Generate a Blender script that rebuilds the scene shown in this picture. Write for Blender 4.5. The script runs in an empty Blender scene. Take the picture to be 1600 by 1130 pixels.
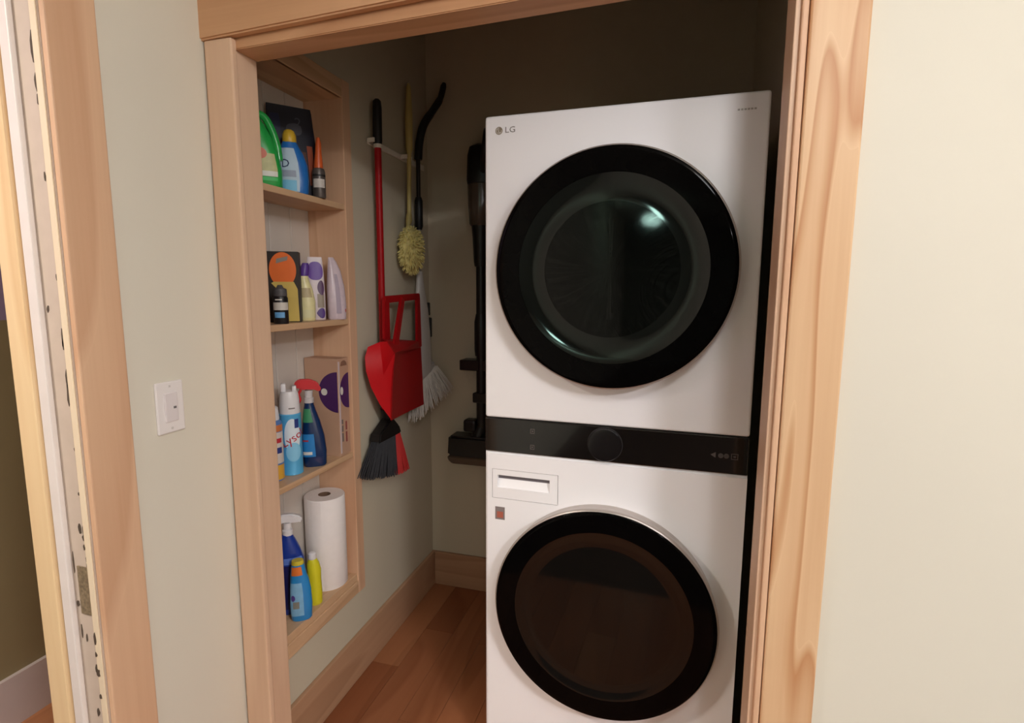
import bpy, bmesh, math, random
from mathutils import Vector, Matrix
random.seed(7)
PI = math.pi
SC = bpy.context.scene
COL = SC.collection

# ------------------------------------------------------------------ camera, world, lights, exposure
CAM = Vector((0, 0, 1.4392))
yaw, pit, roll = .2806, -.1313, .0049
fw = Vector((-math.sin(yaw)*math.cos(pit), math.cos(yaw)*math.cos(pit), math.sin(pit)))
rt = Vector((math.cos(yaw), math.sin(yaw), 0)); up = rt.cross(fw)
r2 = rt*math.cos(roll)+up*math.sin(roll); u2 = -rt*math.sin(roll)+up*math.cos(roll)
cd = bpy.data.cameras.new('camera'); cam = bpy.data.objects.new('camera', cd); COL.objects.link(cam)
cam.matrix_world = Matrix(((r2.x, u2.x, -fw.x, CAM.x), (r2.y, u2.y, -fw.y, CAM.y), (r2.z, u2.z, -fw.z, CAM.z), (0, 0, 0, 1)))
cd.sensor_width = 36; cd.lens = 844.06*36/1600; cd.clip_start = 0.02
SC.camera = cam
w = bpy.data.worlds.new('world'); SC.world = w; w.use_nodes = True
w.node_tree.nodes['Background'].inputs[0].default_value = (1, .9, .75, 1)
w.node_tree.nodes['Background'].inputs[1].default_value = 0.0

def area(name, loc, size, power, col, rot=(0, 0, 0)):
    l = bpy.data.lights.new(name, 'AREA'); l.shape = 'DISK'; l.size = size; l.energy = power; l.color = col
    o = bpy.data.objects.new(name, l); COL.objects.link(o); o.location = loc; o.rotation_euler = rot
    return o
def point(name, loc, r, power, col):
    l = bpy.data.lights.new(name, 'POINT'); l.shadow_soft_size = r; l.energy = power; l.color = col
    o = bpy.data.objects.new(name, l); COL.objects.link(o); o.location = loc; return o
point('lamp_light', (.44, .0, 2.28), .13, 20, (.96, .97, 1))
area('room_fill', (1.7, -.9, 2.42), .5, 66, (.97, .96, 1))  # unseen fill light, added to brighten the room and its left wall
area('far_room_fill', (1.5, -4.2, 2.41), .4, 40, (.97, .96, 1))  # added fill far back, kept clear of the dryer door reflection
area('side_room_fill', (-1.62, -.35, 2.41), .3, 30, (1, .93, .82))  # added fill to lift the pale wood strip and the olive wall
SC.view_settings.view_transform = 'Standard'; SC.view_settings.look = 'None'
SC.view_settings.gamma = 1; SC.view_settings.use_curve_mapping = False
SC.view_settings.exposure = 0.07

# ------------------------------------------------------------------ helpers
def lin(c):
    return tuple(((x/255)/12.92 if x/255 <= .04045 else ((x/255+.055)/1.055)**2.4) for x in c)
MATS = {}
def mat(name, rgb, rough=.5, metal=0, noise=.04, nscale=20, emit=None, coat=0, spec=.5, alpha=None, bump=0):
    if name in MATS: return MATS[name]
    m = bpy.data.materials.new(name); m.use_nodes = True; nt = m.node_tree; b = nt.nodes['Principled BSDF']
    c = lin(rgb)
    tc = nt.nodes.new('ShaderNodeTexCoord'); nz = nt.nodes.new('ShaderNodeTexNoise'); nz.inputs['Scale'].default_value = nscale
    nt.links.new(tc.outputs['Object'], nz.inputs['Vector'])
    mx = nt.nodes.new('ShaderNodeMix'); mx.data_type = 'RGBA'
    mx.inputs[6].default_value = tuple(x*(1-noise) for x in c)+(1,); mx.inputs[7].default_value = tuple(min(1, x*(1+noise)) for x in c)+(1,)
    nt.links.new(nz.outputs['Fac'], mx.inputs[0]); nt.links.new(mx.outputs[2], b.inputs['Base Color'])
    b.inputs['Roughness'].default_value = rough; b.inputs['Metallic'].default_value = metal
    b.inputs['Specular IOR Level'].default_value = spec
    if coat: b.inputs['Coat Weight'].default_value = coat; b.inputs['Coat Roughness'].default_value = .05
    if emit: b.inputs['Emission Color'].default_value = lin(emit[0])+(1,); b.inputs['Emission Strength'].default_value = emit[1]
    if alpha is not None: b.inputs['Alpha'].default_value = alpha
    if bump:
        bp = nt.nodes.new('ShaderNodeBump'); bp.inputs['Strength'].default_value = bump; bp.inputs['Distance'].default_value = .002
        nt.links.new(nz.outputs['Fac'], bp.inputs['Height']); nt.links.new(bp.outputs[0], b.inputs['Normal'])
    MATS[name] = m; return m

def wood(name, light, dark, axis='z', freq=9, scale=5, contrast=.5, rough=.45, streak=.35, off=(0, 0, 0), stretch=.12, mid=.55):
    """pine: contour lines of a stretched noise give the cathedral grain, plus fine streaks"""
    if name in MATS: return MATS[name]
    m = bpy.data.materials.new(name); m.use_nodes = True; nt = m.node_tree; b = nt.nodes['Principled BSDF']; N = nt.nodes.new; L = nt.links.new
    tc = N('ShaderNodeTexCoord'); mp = N('ShaderNodeMapping')
    s = [1, 1, 1]; s['xyz'.index(axis)] = stretch
    mp.inputs['Scale'].default_value = s; mp.inputs['Location'].default_value = off
    L(tc.outputs['Object'], mp.inputs[0])
    n1 = N('ShaderNodeTexNoise'); n1.inputs['Scale'].default_value = scale; n1.inputs['Detail'].default_value = 1.2; n1.inputs['Roughness'].default_value = .45
    L(mp.outputs[0], n1.inputs['Vector'])
    mu = N('ShaderNodeMath'); mu.operation = 'MULTIPLY'; mu.inputs[1].default_value = freq; L(n1.outputs['Fac'], mu.inputs[0])
    fr = N('ShaderNodeMath'); fr.operation = 'FRACT'; L(mu.outputs[0], fr.inputs[0])
    cr = N('ShaderNodeValToRGB'); e = cr.color_ramp.elements
    e[0].position = 0; e[0].color = (.15, .15, .15, 1); e[1].position = 1; e[1].color = (0, 0, 0, 1)
    x = e.new(.55); x.color = (mid, mid, mid, 1); x = e.new(.88); x.color = (1, 1, 1, 1)
    L(fr.outputs[0], cr.inputs[0])
    mp2 = N('ShaderNodeMapping'); s2 = [60, 60, 60]; s2['xyz'.index(axis)] = 1.5; mp2.inputs['Scale'].default_value = s2
    L(tc.outputs['Object'], mp2.inputs[0])
    n2 = N('ShaderNodeTexNoise'); n2.inputs['Scale'].default_value = 1.5; n2.inputs['Detail'].default_value = 3; L(mp2.outputs[0], n2.inputs['Vector'])
    m1 = N('ShaderNodeMath'); m1.operation = 'MULTIPLY'; m1.inputs[1].default_value = contrast; L(cr.outputs[0], m1.inputs[0])
    m2 = N('ShaderNodeMath'); m2.operation = 'MULTIPLY_ADD'; m2.inputs[1].default_value = streak; L(n2.outputs['Fac'], m2.inputs[0]); L(m1.outputs[0], m2.inputs[2])
    mx = N('ShaderNodeMix'); mx.data_type = 'RGBA'; mx.inputs[6].default_value = lin(light)+(1,); mx.inputs[7].default_value = lin(dark)+(1,)
    L(m2.outputs[0], mx.inputs[0]); L(mx.outputs[2], b.inputs['Base Color'])
    b.inputs['Roughness'].default_value = rough; b.inputs['Specular IOR Level'].default_value = .35
    MATS[name] = m; return m

def obj(name, bm, m, parent=None, smooth=False, mats=None):
    me = bpy.data.meshes.new(name)
    bmesh.ops.recalc_face_normals(bm, faces=bm.faces[:])
    bm.to_mesh(me); bm.free()
    for x in (mats or [m]): me.materials.append(x)
    if smooth:
        for p in me.polygons: p.use_smooth = True
        me.set_sharp_from_angle(angle=math.radians(38)) if hasattr(me, 'set_sharp_from_angle') else None
    o = bpy.data.objects.new(name, me); COL.objects.link(o)
    if parent: o.parent = parent
    return o
def thing(name, label, cat, loc=(0, 0, 0), rotz=0, group=None):
    o = bpy.data.objects.new(name, None); COL.objects.link(o); o.location = loc; o.rotation_euler = (0, 0, rotz)
    o.empty_display_size = .05
    o['label'] = label; o['category'] = cat
    if group: o['group'] = group
    return o
def struct(o, label=None, cat=None):
    o['kind'] = 'structure'
    if label: o['label'] = label
    if cat: o['category'] = cat
    return o
def sempty(name, label, cat, loc=(0, 0, 0)):
    o = bpy.data.objects.new(name, None); COL.objects.link(o); o.location = loc; o.empty_display_size = .05
    return struct(o, label, cat)
def BM(): return bmesh.new()
def box(bm, x0, x1, y0, y1, z0, z1, bev=0, seg=2, mi=0):
    vs = [bm.verts.new((x, y, z)) for x in (x0, x1) for y in (y0, y1) for z in (z0, z1)]
    F = [bm.faces.new([vs[i] for i in q]) for q in ((0, 1, 3, 2), (4, 6, 7, 5), (0, 4, 5, 1), (2, 3, 7, 6), (0, 2, 6, 4), (1, 5, 7, 3))]
    for f in F: f.material_index = mi
    if bev:
        es = list({e for f in F for e in f.edges})
        bmesh.ops.bevel(bm, geom=es, offset=bev, segments=seg, affect='EDGES', profile=.5)
    return vs
def boxo(name, m, parent, *a, **k):
    bm = BM(); box(bm, *a, **k); return obj(name, bm, m, parent)
def prism(bm, pts, d, bev=0):
    """pts: list of 3D points (closed polygon); d: extrusion vector"""
    d = Vector(d); a = [bm.verts.new(Vector(p)) for p in pts]; b = [bm.verts.new(Vector(p)+d) for p in pts]
    n = len(a); F = [bm.faces.new(a[::-1]), bm.faces.new(b)]
    for i in range(n): F.append(bm.faces.new((a[i], a[(i+1) % n], b[(i+1) % n], b[i])))
    if bev:
        es = list({e for f in F for e in f.edges}); bmesh.ops.bevel(bm, geom=es, offset=bev, segments=2, affect='EDGES')
def rings(bm, R, cap=True, closed=True):
    V = [[bm.verts.new(p) for p in r] for r in R]
    n = len(V[0])
    for a, b in zip(V, V[1:]):
        for i in range(n if closed else n-1): bm.faces.new((a[i], a[(i+1) % n], b[(i+1) % n], b[i]))
    if cap: bm.faces.new(V[0][::-1]); bm.faces.new(V[-1])
def tube(bm, pts, r, n=12, flat=1):
    pts = [Vector(p) for p in pts]; rs = r if isinstance(r, (list, tuple)) else [r]*len(pts)
    R = []; ref = None
    for i, p in enumerate(pts):
        t = (pts[min(i+1, len(pts)-1)]-pts[max(i-1, 0)]).normalized()
        if ref is None: ref = Vector((1, 0, 0)) if abs(t.x) < .8 else Vector((0, 1, 0))
        a = (ref-t*ref.dot(t)).normalized(); b = t.cross(a); ref = a
        R.append([p+a*math.cos(2*PI*k/n)*rs[i]*flat+b*math.sin(2*PI*k/n)*rs[i] for k in range(n)])
    rings(bm, R)
def spline(pts, k=6):
    P = [Vector(p) for p in pts]; P = [P[0]*2-P[1]]+P+[P[-1]*2-P[-2]]; out = []
    for i in range(1, len(P)-2):
        for j in range(k):
            t = j/k; a, b, c, d = P[i-1:i+3]
            out.append(.5*((2*b)+(c-a)*t+(2*a-5*b+4*c-d)*t*t+(3*b-a-3*c+d)*t**3))
    out.append(P[-2]); return out

class Loft:
    """vertical body of super-elliptic sections: (z, rx, ry, cx, cy, n). Angle 0 is the front (-y)."""
    def __init__(s, secs, sub=0):
        S = [tuple(q)+((0, 0, 2)[len(q)-3:] if len(q) < 6 else ()) for q in secs]
        s.S = S
    def sec(s, z):
        S = s.S
        if z <= S[0][0]: return S[0]
        for a, b in zip(S, S[1:]):
            if z <= b[0]:
                t = (z-a[0])/max(1e-9, b[0]-a[0]); return tuple(p+(q-p)*t for p, q in zip(a, b))
        return S[-1]
    def pt(s, z, a, off=0, q=None):
        q = q or s.sec(z); e = 2/q[5]; c, d = math.sin(a), -math.cos(a)
        f = lambda v: math.copysign(abs(v)**e, v)
        return Vector(((q[1]+off)*f(c)+q[3], (q[2]+off)*f(d)+q[4], z))
    def build(s, bm, n=36):
        rings(bm, [[s.pt(q[0], 2*PI*k/n, 0, q) for k in range(n)] for q in s.S])
    def patch(s, bm, z0, z1, a0, a1, off=.0008, nz=6, na=16):
        R = [[s.pt(z0+(z1-z0)*i/nz, a0+(a1-a0)*j/na, off) for j in range(na+1)] for i in range(nz+1)]
        rings(bm, R, cap=False, closed=False)
    def disc(s, bm, zc, ac, rz, ra, off=.0012, nr=4, na=28, clip=None):
        V = [[bm.verts.new(s.pt(zc+rz*(i/nr)*math.sin(2*PI*j/na), ac+ra*(i/nr)*math.cos(2*PI*j/na), off)) for j in range(na)] for i in range(1, nr+1)]
        c = bm.verts.new(s.pt(zc, ac, off))
        for j in range(na): bm.faces.new((c, V[0][j], V[0][(j+1) % na]))
        for a, b in zip(V, V[1:]):
            for j in range(na): bm.faces.new((a[j], a[(j+1) % na], b[(j+1) % na], b[j]))
def text_bm(s, size, shear=0):
    cu = bpy.data.curves.new('t', 'FONT'); cu.body = s; cu.size = size; cu.shear = shear; cu.align_x = 'CENTER'; cu.align_y = 'CENTER'; cu.resolution_u = 2
    o = bpy.data.objects.new('t', cu); COL.objects.link(o)
    bpy.context.view_layer.update()
    me = bpy.data.meshes.new_from_object(o.evaluated_get(bpy.context.evaluated_depsgraph_get()))
    bm = BM(); bm.from_mesh(me); bpy.data.objects.remove(o); bpy.data.meshes.remove(me); bpy.data.curves.remove(cu)
    return bm
def text_flat(name, s, size, m, parent, origin, ux, uz, shear=0, stretch=1):
    bm = text_bm(s, size, shear); ux = Vector(ux); uz = Vector(uz); o = Vector(origin)
    for v in bm.verts: v.co = o+ux*v.co.x*stretch+uz*v.co.y
    return obj(name, bm, m, parent)
def text_wrap(name, s, size, m, parent, lf, zc, ac, off=.0016, rot=0, shear=0):
    bm = text_bm(s, size, shear); r = lf.sec(zc)[1]; c, d = math.cos(rot), math.sin(rot)
    for v in bm.verts:
        x, y = v.co.x*c-v.co.y*d, v.co.x*d+v.co.y*c
        v.co = lf.pt(zc+y, ac+x/r, off)
    return obj(name, bm, m, parent)
def lathe_y(bm, prof, n=96, cx=0, cz=0):
    """profile (r, y): revolved about the y axis"""
    rings(bm, [[(cx+r*math.cos(2*PI*k/n), y, cz+r*math.sin(2*PI*k/n)) for k in range(n)] for r, y in prof])

# ------------------------------------------------------------------ materials of the setting
wall_cream = mat('wall_paint_cream', (225, 219, 204), .6, noise=.015, nscale=3, spec=.25)
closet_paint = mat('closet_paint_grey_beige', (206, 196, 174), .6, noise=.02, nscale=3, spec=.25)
ceil_white = mat('ceiling_paint', (225, 222, 212), .8, noise=.01)
pine_v = wood('pine_vertical', (232, 194, 160), (200, 150, 116), 'z', 6, 4, .45)
pine_v2 = wood('pine_vertical_right', (234, 200, 160), (192, 136, 92), 'z', 6, 10, .75, off=(.9, .2, .75), streak=.3, stretch=.10, mid=.3)
pine_soft = wood('pine_plain_vertical', (236, 202, 172), (208, 166, 134), 'z', 5, 4, .35)
pine_x = wood('pine_head', (226, 178, 136), (184, 132, 92), 'x', 7, 4, .5)
pine_y = wood('pine_shelf', (226, 190, 152), (190, 146, 108), 'y', 7, 5, .45)
base_wood = wood('baseboard_wood', (196, 156, 124), (160, 118, 88), 'y', 6, 4, .5, rough=.4)
base_wood_x = wood('baseboard_wood_x', (196, 156, 124), (160, 118, 88), 'x', 6, 4, .5, rough=.4)
pale_wood = wood('pale_new_wood', (248, 222, 178), (222, 178, 126), 'z', 5, 5, .4)
beadboard = mat('whitewashed_panel', (214, 204, 194), .6, noise=.05, nscale=8)

# ------------------------------------------------------------------ the setting
bm = BM(); box(bm, -2.2, 2.6, -6.2, 3.2, -.05, 0)
floor = struct(obj('floor', bm, mat('floor_base', (70, 45, 30), .7)), 'reddish brown wood laminate floor', 'floor')
fl = [wood('laminate_%s' % k, a, b, 'y', 5, 6, .5, rough=.32) for k, a, b in (('mid', (172, 110, 74), (142, 84, 52)), ('dark', (160, 98, 64), (132, 76, 46)), ('light', (182, 122, 84), (154, 98, 64)))]
def planks(xa, xb, ya, yb, pw=.125, L=.9):
    x = xa; i = 0
    while x < xb-.01:
        y = ya-random.random()*L; x1 = min(x+pw, xb)
        while y < yb-.02:
            y0, y1 = max(y, ya), min(y+L, yb)
            if y1-y0 > .02: boxo('plank', random.choice(fl), floor, x+.0006, x1-.0006, y0+.0006, y1-.0006, 0, .004)
            y += L
        x = x1; i += 1
planks(-1.066, .27, .2, 2.31)
planks(-2.03, -1.225, .2, 2.4)

bm = BM(); box(bm, -2.2, 2.6, -6.2, 1.13, 2.5, 2.56); box(bm, -2.2, -1.2455, 1.13, 3.2, 2.5, 2.56)
struct(obj('ceiling', bm, ceil_white), 'plain pale ceiling', 'ceiling')

bm = BM(); box(bm, -1.2455, .37, 1.113, 2.39, 2.75, 2.8); struct(obj('ceiling_closet', bm, closet_paint), 'dark closet ceiling', 'ceiling')
# left wall of the room with the side doorway (y -.12 .. .76)
bm = BM()
box(bm, -1.215, -1.075, .76, 1.112, 0, 2.5); box(bm, -1.215, -1.075, -.12, .76, 2.1, 2.5); box(bm, -1.215, -1.075, -6, -.12, 0, 2.5)
struct(obj('wall_left', bm, wall_cream), 'beige painted wall between doorway and closet, with the light switch', 'wall')
bm = BM()
box(bm, -1.215, -1.019, 1.112, 1.185, 0, 2.75); box(bm, -1.019, .209, 1.112, 1.185, 2.078, 2.75); box(bm, .209, 2.4, 1.112, 1.185, 0, 2.75)
struct(obj('wall_front', bm, wall_cream), 'cream painted wall right of the closet opening', 'wall')
bm = BM(); box(bm, 2.4, 2.5, -6, 1.2, 0, 2.5); struct(obj('wall_right', bm, wall_cream), 'cream room wall at the right', 'wall')
bm = BM(); box(bm, -1.22, 2.5, -6.1, -6, 0, 2.5); struct(obj('wall_rear', bm, mat('grey_green_paint', (128, 134, 122), .7)), 'room wall behind the viewer', 'wall')
# closet walls; niche hole y 1.235..1.65, z .378..2.08
XC = -1.066
bm = BM()
box(bm, -1.215, XC, 1.185, 1.235, 0, 2.75); box(bm, -1.215, XC, 1.65, 2.31, 0, 2.75)
box(bm, -1.215, XC, 1.235, 1.65, 0, .378); box(bm, -1.215, XC, 1.235, 1.65, 2.08, 2.75)
box(bm, -1.245, -1.2161, 1.185, 2.31, 0, 2.75)
struct(obj('wall_closet_left', bm, closet_paint), 'shaded grey-beige closet side wall with hanging brooms', 'wall')
bm = BM(); box(bm, -1.245, .37, 2.31, 2.39, 0, 2.75); struct(obj('wall_closet_back', bm, closet_paint), 'dark grey-beige back wall of the closet', 'wall')
bm = BM(); box(bm, .27, .37, 1.185, 2.31, 0, 2.75); struct(obj('wall_closet_right', bm, closet_paint), 'closet wall right of the laundry tower', 'wall')
# adjoining room, seen through the side doorway
bm = BM(); box(bm, -2.13, -2.03, -3, 2.4, 0, 1.337)
sr = struct(obj('wall_side_room', bm, mat('olive_paint', (138, 122, 88), .7)), 'dark olive lower wall seen through the side doorway', 'wall')
bm = BM(); box(bm, -2.13, -2.03, -3, 2.4, 1.337, 2.5)
obj('upper_wall', bm, mat('purple_paint', (150, 128, 158), .7), sr)['label'] = 'muted purple upper wall'
bm = BM(); box(bm, -2.13, -1.245, 2.4, 2.5, 0, 2.5); box(bm, -2.13, -1.215, -3.1, -3, 0, 2.5)
struct(obj('wall_side_room_end', bm, MATS['olive_paint']), 'end walls of the side room', 'wall')
struct(boxo('baseboard_side_room', mat('lilac_white_trim', (196, 180, 176), .5), None, -2.03, -2.014, -3, 2.4, 0, .175), 'lilac white baseboard in the side room', 'baseboard')
struct(boxo('baseboard_left', base_wood, None, XC, XC+.016, 1.185, 2.31, 0.004, .172, bev=.003), 'wide brown wooden baseboard along the closet side wall', 'baseboard')
struct(boxo('baseboard_back', base_wood_x, None, XC+.016, .27, 2.294, 2.31, 0.004, .172, bev=.003), 'wide brown wooden baseboard on the closet back wall', 'baseboard')

# closet opening: jambs and casings
d2 = sempty('door_2', 'wide closet opening framed in light pine boards', 'door frame', (-.4, 1.15, 0))
def kid(name, m, parent, pts=None, d=None, bx=None, bev=.002):
    bm = BM()
    if bx: box(bm, *bx, bev=bev)
    else: prism(bm, pts, d, bev)
    o = obj(name, bm, m, parent)
    o.matrix_parent_inverse = Matrix.Translation(-parent.location)
    return o
kid('jamb', pine_soft, d2, bx=(-1.019, -1.0, 1.112, 1.185, 0, 2.078))
kid('jamb', pine_soft, d2, bx=(.19, .209, 1.105, 1.185, 0, 2.078))
zl, zr = 1.993, 2.022       # the head sags a little to the left
kid('head_jamb', pine_x, d2, [(-1.0, 1.1125, zl), (.19, 1.1125, zr), (.19, 1.1125, 2.078), (-1.0, 1.1125, 2.078)], (0, .073, 0))
kid('side_casing', pine_soft, d2, bx=(-1.069, -.991, 1.094, 1.112, 0, 2.013), bev=.004)
kid('side_casing', pine_v2, d2, bx=(.212, .306, 1.094, 1.112, 0, 2.06), bev=.004)
kid('bead', pine_v, d2, bx=(.199, .2105, 1.096, 1.112, 0, 2.04), bev=.003)
def headz(x): return 2.0135+(x+1.07)*.034
kid('head_casing', pine_x, d2, [(-1.084, 1.090, headz(-1.084)), (.32, 1.090, headz(.32)), (.32, 1.090, headz(.32)+.14), (-1.084, 1.090, headz(-1.084)+.14)], (0, .022, 0), bev=.004)

# side doorway in the left wall
d1 = sempty('door_1', 'wood cased side doorway with worn white jamb', 'door frame', (-1.1, .75, 0))
kid('side_casing', pine_v, d1, bx=(-1.075, -1.061, .742, .835, 0, 2.19), bev=.003)
kid('jamb', mat('worn_white_jamb', (206, 188, 172), .5, noise=.08, nscale=30), d1, bx=(-1.168, -1.075, .74, .76, 0, 2.1), bev=0)['label'] = 'chipped off-white painted jamb'
kid('jamb_edge', mat('cream_edge', (240, 220, 190), .5), d1, bx=(-1.0905, -1.0755, .7375, .74, 0, 2.1), bev=.001)
kid('door_stop', mat('bright_white_paint', (238, 228, 222), .4), d1, bx=(-1.158, -1.132, .729, .74, 0, 2.1), bev=.003)['label'] = 'bright white door stop'
kid('jamb_extension', pale_wood, d1, bx=(-1.222, -1.1685, .728, .76, 0, 2.1), bev=.004)['label'] = 'pale unpainted wood strip'
kid('head_jamb', MATS['worn_white_jamb'], d1, bx=(-1.215, -1.075, -.12, .74, 2.08, 2.1), bev=0)
kid('side_casing', pine_v, d1, bx=(-1.075, -1.061, -.2, -.12, 0, 2.19), bev=.003)
kid('head_casing', pine_v, d1, bx=(-1.075, -1.061, -.12, .742, 2.1, 2.19), bev=.003)
# chips of missing paint and the strike plate
dk = mat('bare_dark_wood', (84, 70, 58), .8, noise=.3, nscale=80)
bm = BM()
chips = [(-1.0925, 1.86, .005, .03), (-1.094, 1.80, .004, .014), (-1.093, 1.77, .003, .01), (-1.096, 1.64, .002, .008), (-1.093, 1.46, .0025, .007),
         (-1.124, 1.40, .003, .007), (-1.0935, 1.345, .003, .02), (-1.094, 1.335, .002, .01), (-1.0935, 1.268, .003, .017), (-1.0935, 1.236, .004, .026), (-1.092, 1.13, .003, .004),
         (-1.094, 1.04, .003, .004), (-1.101, .967, .004, .011), (-1.092, .965, .0038, .010), (-1.0935, .948, .0035, .007), (-1.091, .93, .002, .006), (-1.092, .905, .002, .006),
         (-1.0915, .885, .003, .015), (-1.128, .893, .0015, .024), (-1.093, .865, .002, .004), (-1.0925, .84, .003, .008), (-1.127, .805, .004, .008),
         (-1.125, .745, .002, .014), (-1.0875, .735, .003, .013), (-1.0885, .70, .0025, .006), (-1.0925, .664, .006, .013), (-1.0885, .66, .005, .009), (-1.0885, .607, .0035, .006), (-1.103, .566, .004, .01), (-1.113, .73, .002, .009)]
for (x, z, rx, rz) in chips:
    n = 9; yy = .7365 if x > -1.0912 else .7392
    ring = [(x+rx*(.7+.6*random.random())*math.cos(2*PI*k/n), yy, z+rz*(.65+.6*random.random())*math.sin(2*PI*k/n)) for k in range(n)]
    a = [bm.verts.new(p) for p in ring]; b = [bm.verts.new((p[0], p[1]+.0012, p[2])) for p in ring]
    bm.faces.new(a); bm.faces.new(b[::-1])
    for k in range(n): bm.faces.new((a[k], b[k], b[(k+1) % n], a[(k+1) % n]))
o = obj('paint_chips', bm, dk, d1); o.matrix_parent_inverse = Matrix.Translation(-d1.location); o['kind'] = 'stuff'
brass = mat('tarnished_brass', (156, 138, 112), .4, .35, noise=.75, nscale=170)
sp = kid('strike_plate', brass, d1, bx=(-1.118, -1.091, .7372, .7395, .785, .888), bev=.0008); sp['label'] = 'tarnished metal strike plate'
def sub(name, m, top, parent, **k):
    bm = BM(); box(bm, *k['bx'], bev=k.get('bev', 0)); o = obj(name, bm, m, parent); o.matrix_parent_inverse = Matrix.Translation(-top.location); return o
sub('latch_hole', dk, d1, sp, bx=(-1.111, -1.099, .7366, .7374, .812, .852))
sub('lip', brass, d1, sp, bx=(-1.0915, -1.084, .731, .7375, .832, .868), bev=.001)
for z in (.797, .877): sub('screw', dk, d1, sp, bx=(-1.109, -1.101, .7366, .7374, z-.004, z+.004))

# ------------------------------------------------------------------ light switch
sw = thing('light_switch', 'white rocker light switch on the beige wall left of the closet', 'light switch', (-1.075, .934, 1.174))
wp = mat('switch_plastic', (240, 234, 232), .35, noise=.01)
boxo('plate', wp, sw, .0, .006, -.035, .035, -.0585, .0585, bev=.003)
rk = boxo('rocker', mat('switch_rocker', (232, 224, 224), .3, noise=.01), sw, .005, .0095, -.0165, .0165, -.033, .033, bev=.002)
boxo('indicator', mat('switch_dot', (110, 106, 104), .5), rk, .0093, .0102, .004, .011, -.0035, .0015)
for z in (-.048, .048): boxo('screw', mat('switch_screw', (205, 200, 196), .4), sw, .0055, .0068, -.0025, .0025, z-.0025, z+.0025, bev=.0005)

# ------------------------------------------------------------------ laundry tower
white = mat('appliance_white', (247, 245, 247), .42, noise=.006, nscale=2)
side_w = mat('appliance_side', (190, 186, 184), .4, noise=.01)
blackp = mat('gloss_black_panel', (6, 5, 6), .12, noise=.1, coat=.5)
glass_b = mat('door_dark_glass', (10, 10, 9), .05, noise=.1, spec=.42)
bezel_b = mat('door_black_bezel', (6, 5, 5), .06, noise=.1, spec=.06)
rim_m = mat('door_rim_grey', (188, 178, 172), .3, .55, noise=.02)
seam = mat('seam_dark', (40, 38, 38), .6)
gtxt = mat('print_grey', (120, 112, 108), .5)
faint = mat('print_faint', (176, 170, 168), .5)
lit = mat('panel_print', (92, 84, 82), .4)
W = .686
T = thing('laundry_tower', 'tall white stacked washer and dryer with two round black glass doors', 'washing machine', (-.4827, 1.4066, 0), -.0252)
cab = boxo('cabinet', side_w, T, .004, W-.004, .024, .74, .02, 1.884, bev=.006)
for x in (.05, W-.05):
    for y in (.08, .68):
        bm = BM(); tube(bm, [(x, y, .004), (x, y, .021)], .022); obj('foot', bm, seam, T)
def bowlpanel(name, z0, z1):
    bm = BM(); box(bm, 0, W, 0, .026, z0, z1, bev=.007, seg=4); return obj(name, bm, white, T, True)
fp = bowlpanel('dryer_front_panel', 1.0862, 1.889)
# washer front is built round the recess of the drawer pull
DX0, DX1, DZ0, DZ1 = .036, .188, .884, .921
bm = BM(); xs = [0, .0205, .212, W]; zs = [.06, DZ0-.032, .938, .9878]
FV = [[bm.verts.new((x, 0, z)) for z in zs] for x in xs]; BV = [[bm.verts.new((x, .026, z)) for z in zs] for x in xs]
for i in range(3):
    for j in range(3):
        if (i, j) != (1, 1):
            for G in (FV, BV): bm.faces.new((G[i][j], G[i+1][j], G[i+1][j+1], G[i][j+1]))
loops = [[(i, 0) for i in range(4)]+[(3, 1), (3, 2)]+[(i, 3) for i in (3, 2, 1, 0)]+[(0, 2), (0, 1)], [(1, 1), (2, 1), (2, 2), (1, 2)]]
for lp in loops:
    for k in range(len(lp)):
        p, q = lp[k], lp[(k+1) % len(lp)]; bm.faces.new((FV[p[0]][p[1]], FV[q[0]][q[1]], BV[q[0]][q[1]], BV[p[0]][p[1]]))
bmesh.ops.recalc_face_normals(bm, faces=bm.faces[:]); bm.normal_update()
es = [e for e in bm.edges if all(v.co.y < .001 and (v.co.x in (0, W) or abs(v.co.z-.06) < 1e-5 or abs(v.co.z-.9878) < 1e-5) for v in e.verts) and len(e.link_faces) == 2 and any(abs(f.normal.y) < .5 for f in e.link_faces)]
bmesh.ops.bevel(bm, geom=es, offset=.006, segments=3, affect='EDGES')
obj('washer_front_panel', bm, white, T)
boxo('kick_plate', white, T, .01, W-.01, .006, .03, .006, .056, bev=.003)
dr = None
bm = BM()
zz0, zz1 = DZ0-.0305, .9368
box(bm, .022, DX0, .0, .02, zz0, zz1); box(bm, DX1, .2105, .0, .02, zz0, zz1)
box(bm, DX0, DX1, .0, .02, zz0, DZ0); box(bm, DX0, DX1, .0, .02, DZ1, zz1)
dr = obj('detergent_drawer', bm, white, T)
bm = BM(); prism(bm, [(DX0, .004, DZ0), (DX0, .019, DZ0), (DX0, .019, DZ1), (DX0, .0185, DZ1)], (DX1-DX0, 0, 0)); obj('pull_recess', bm, white, dr)
boxo('painted_recess_shade', mat('recess_shade_grey', (120, 116, 122), .5), dr, DX0, DX1, .012, .0187, DZ1-.013, DZ1-.0002)['label'] = 'grey strip painted as shade under the drawer lip'  # grey strip paints the shade at the top of the white recess
boxo('drawer_back', white, dr, DX0, DX1, .02, .025, DZ0, DZ1)
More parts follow.
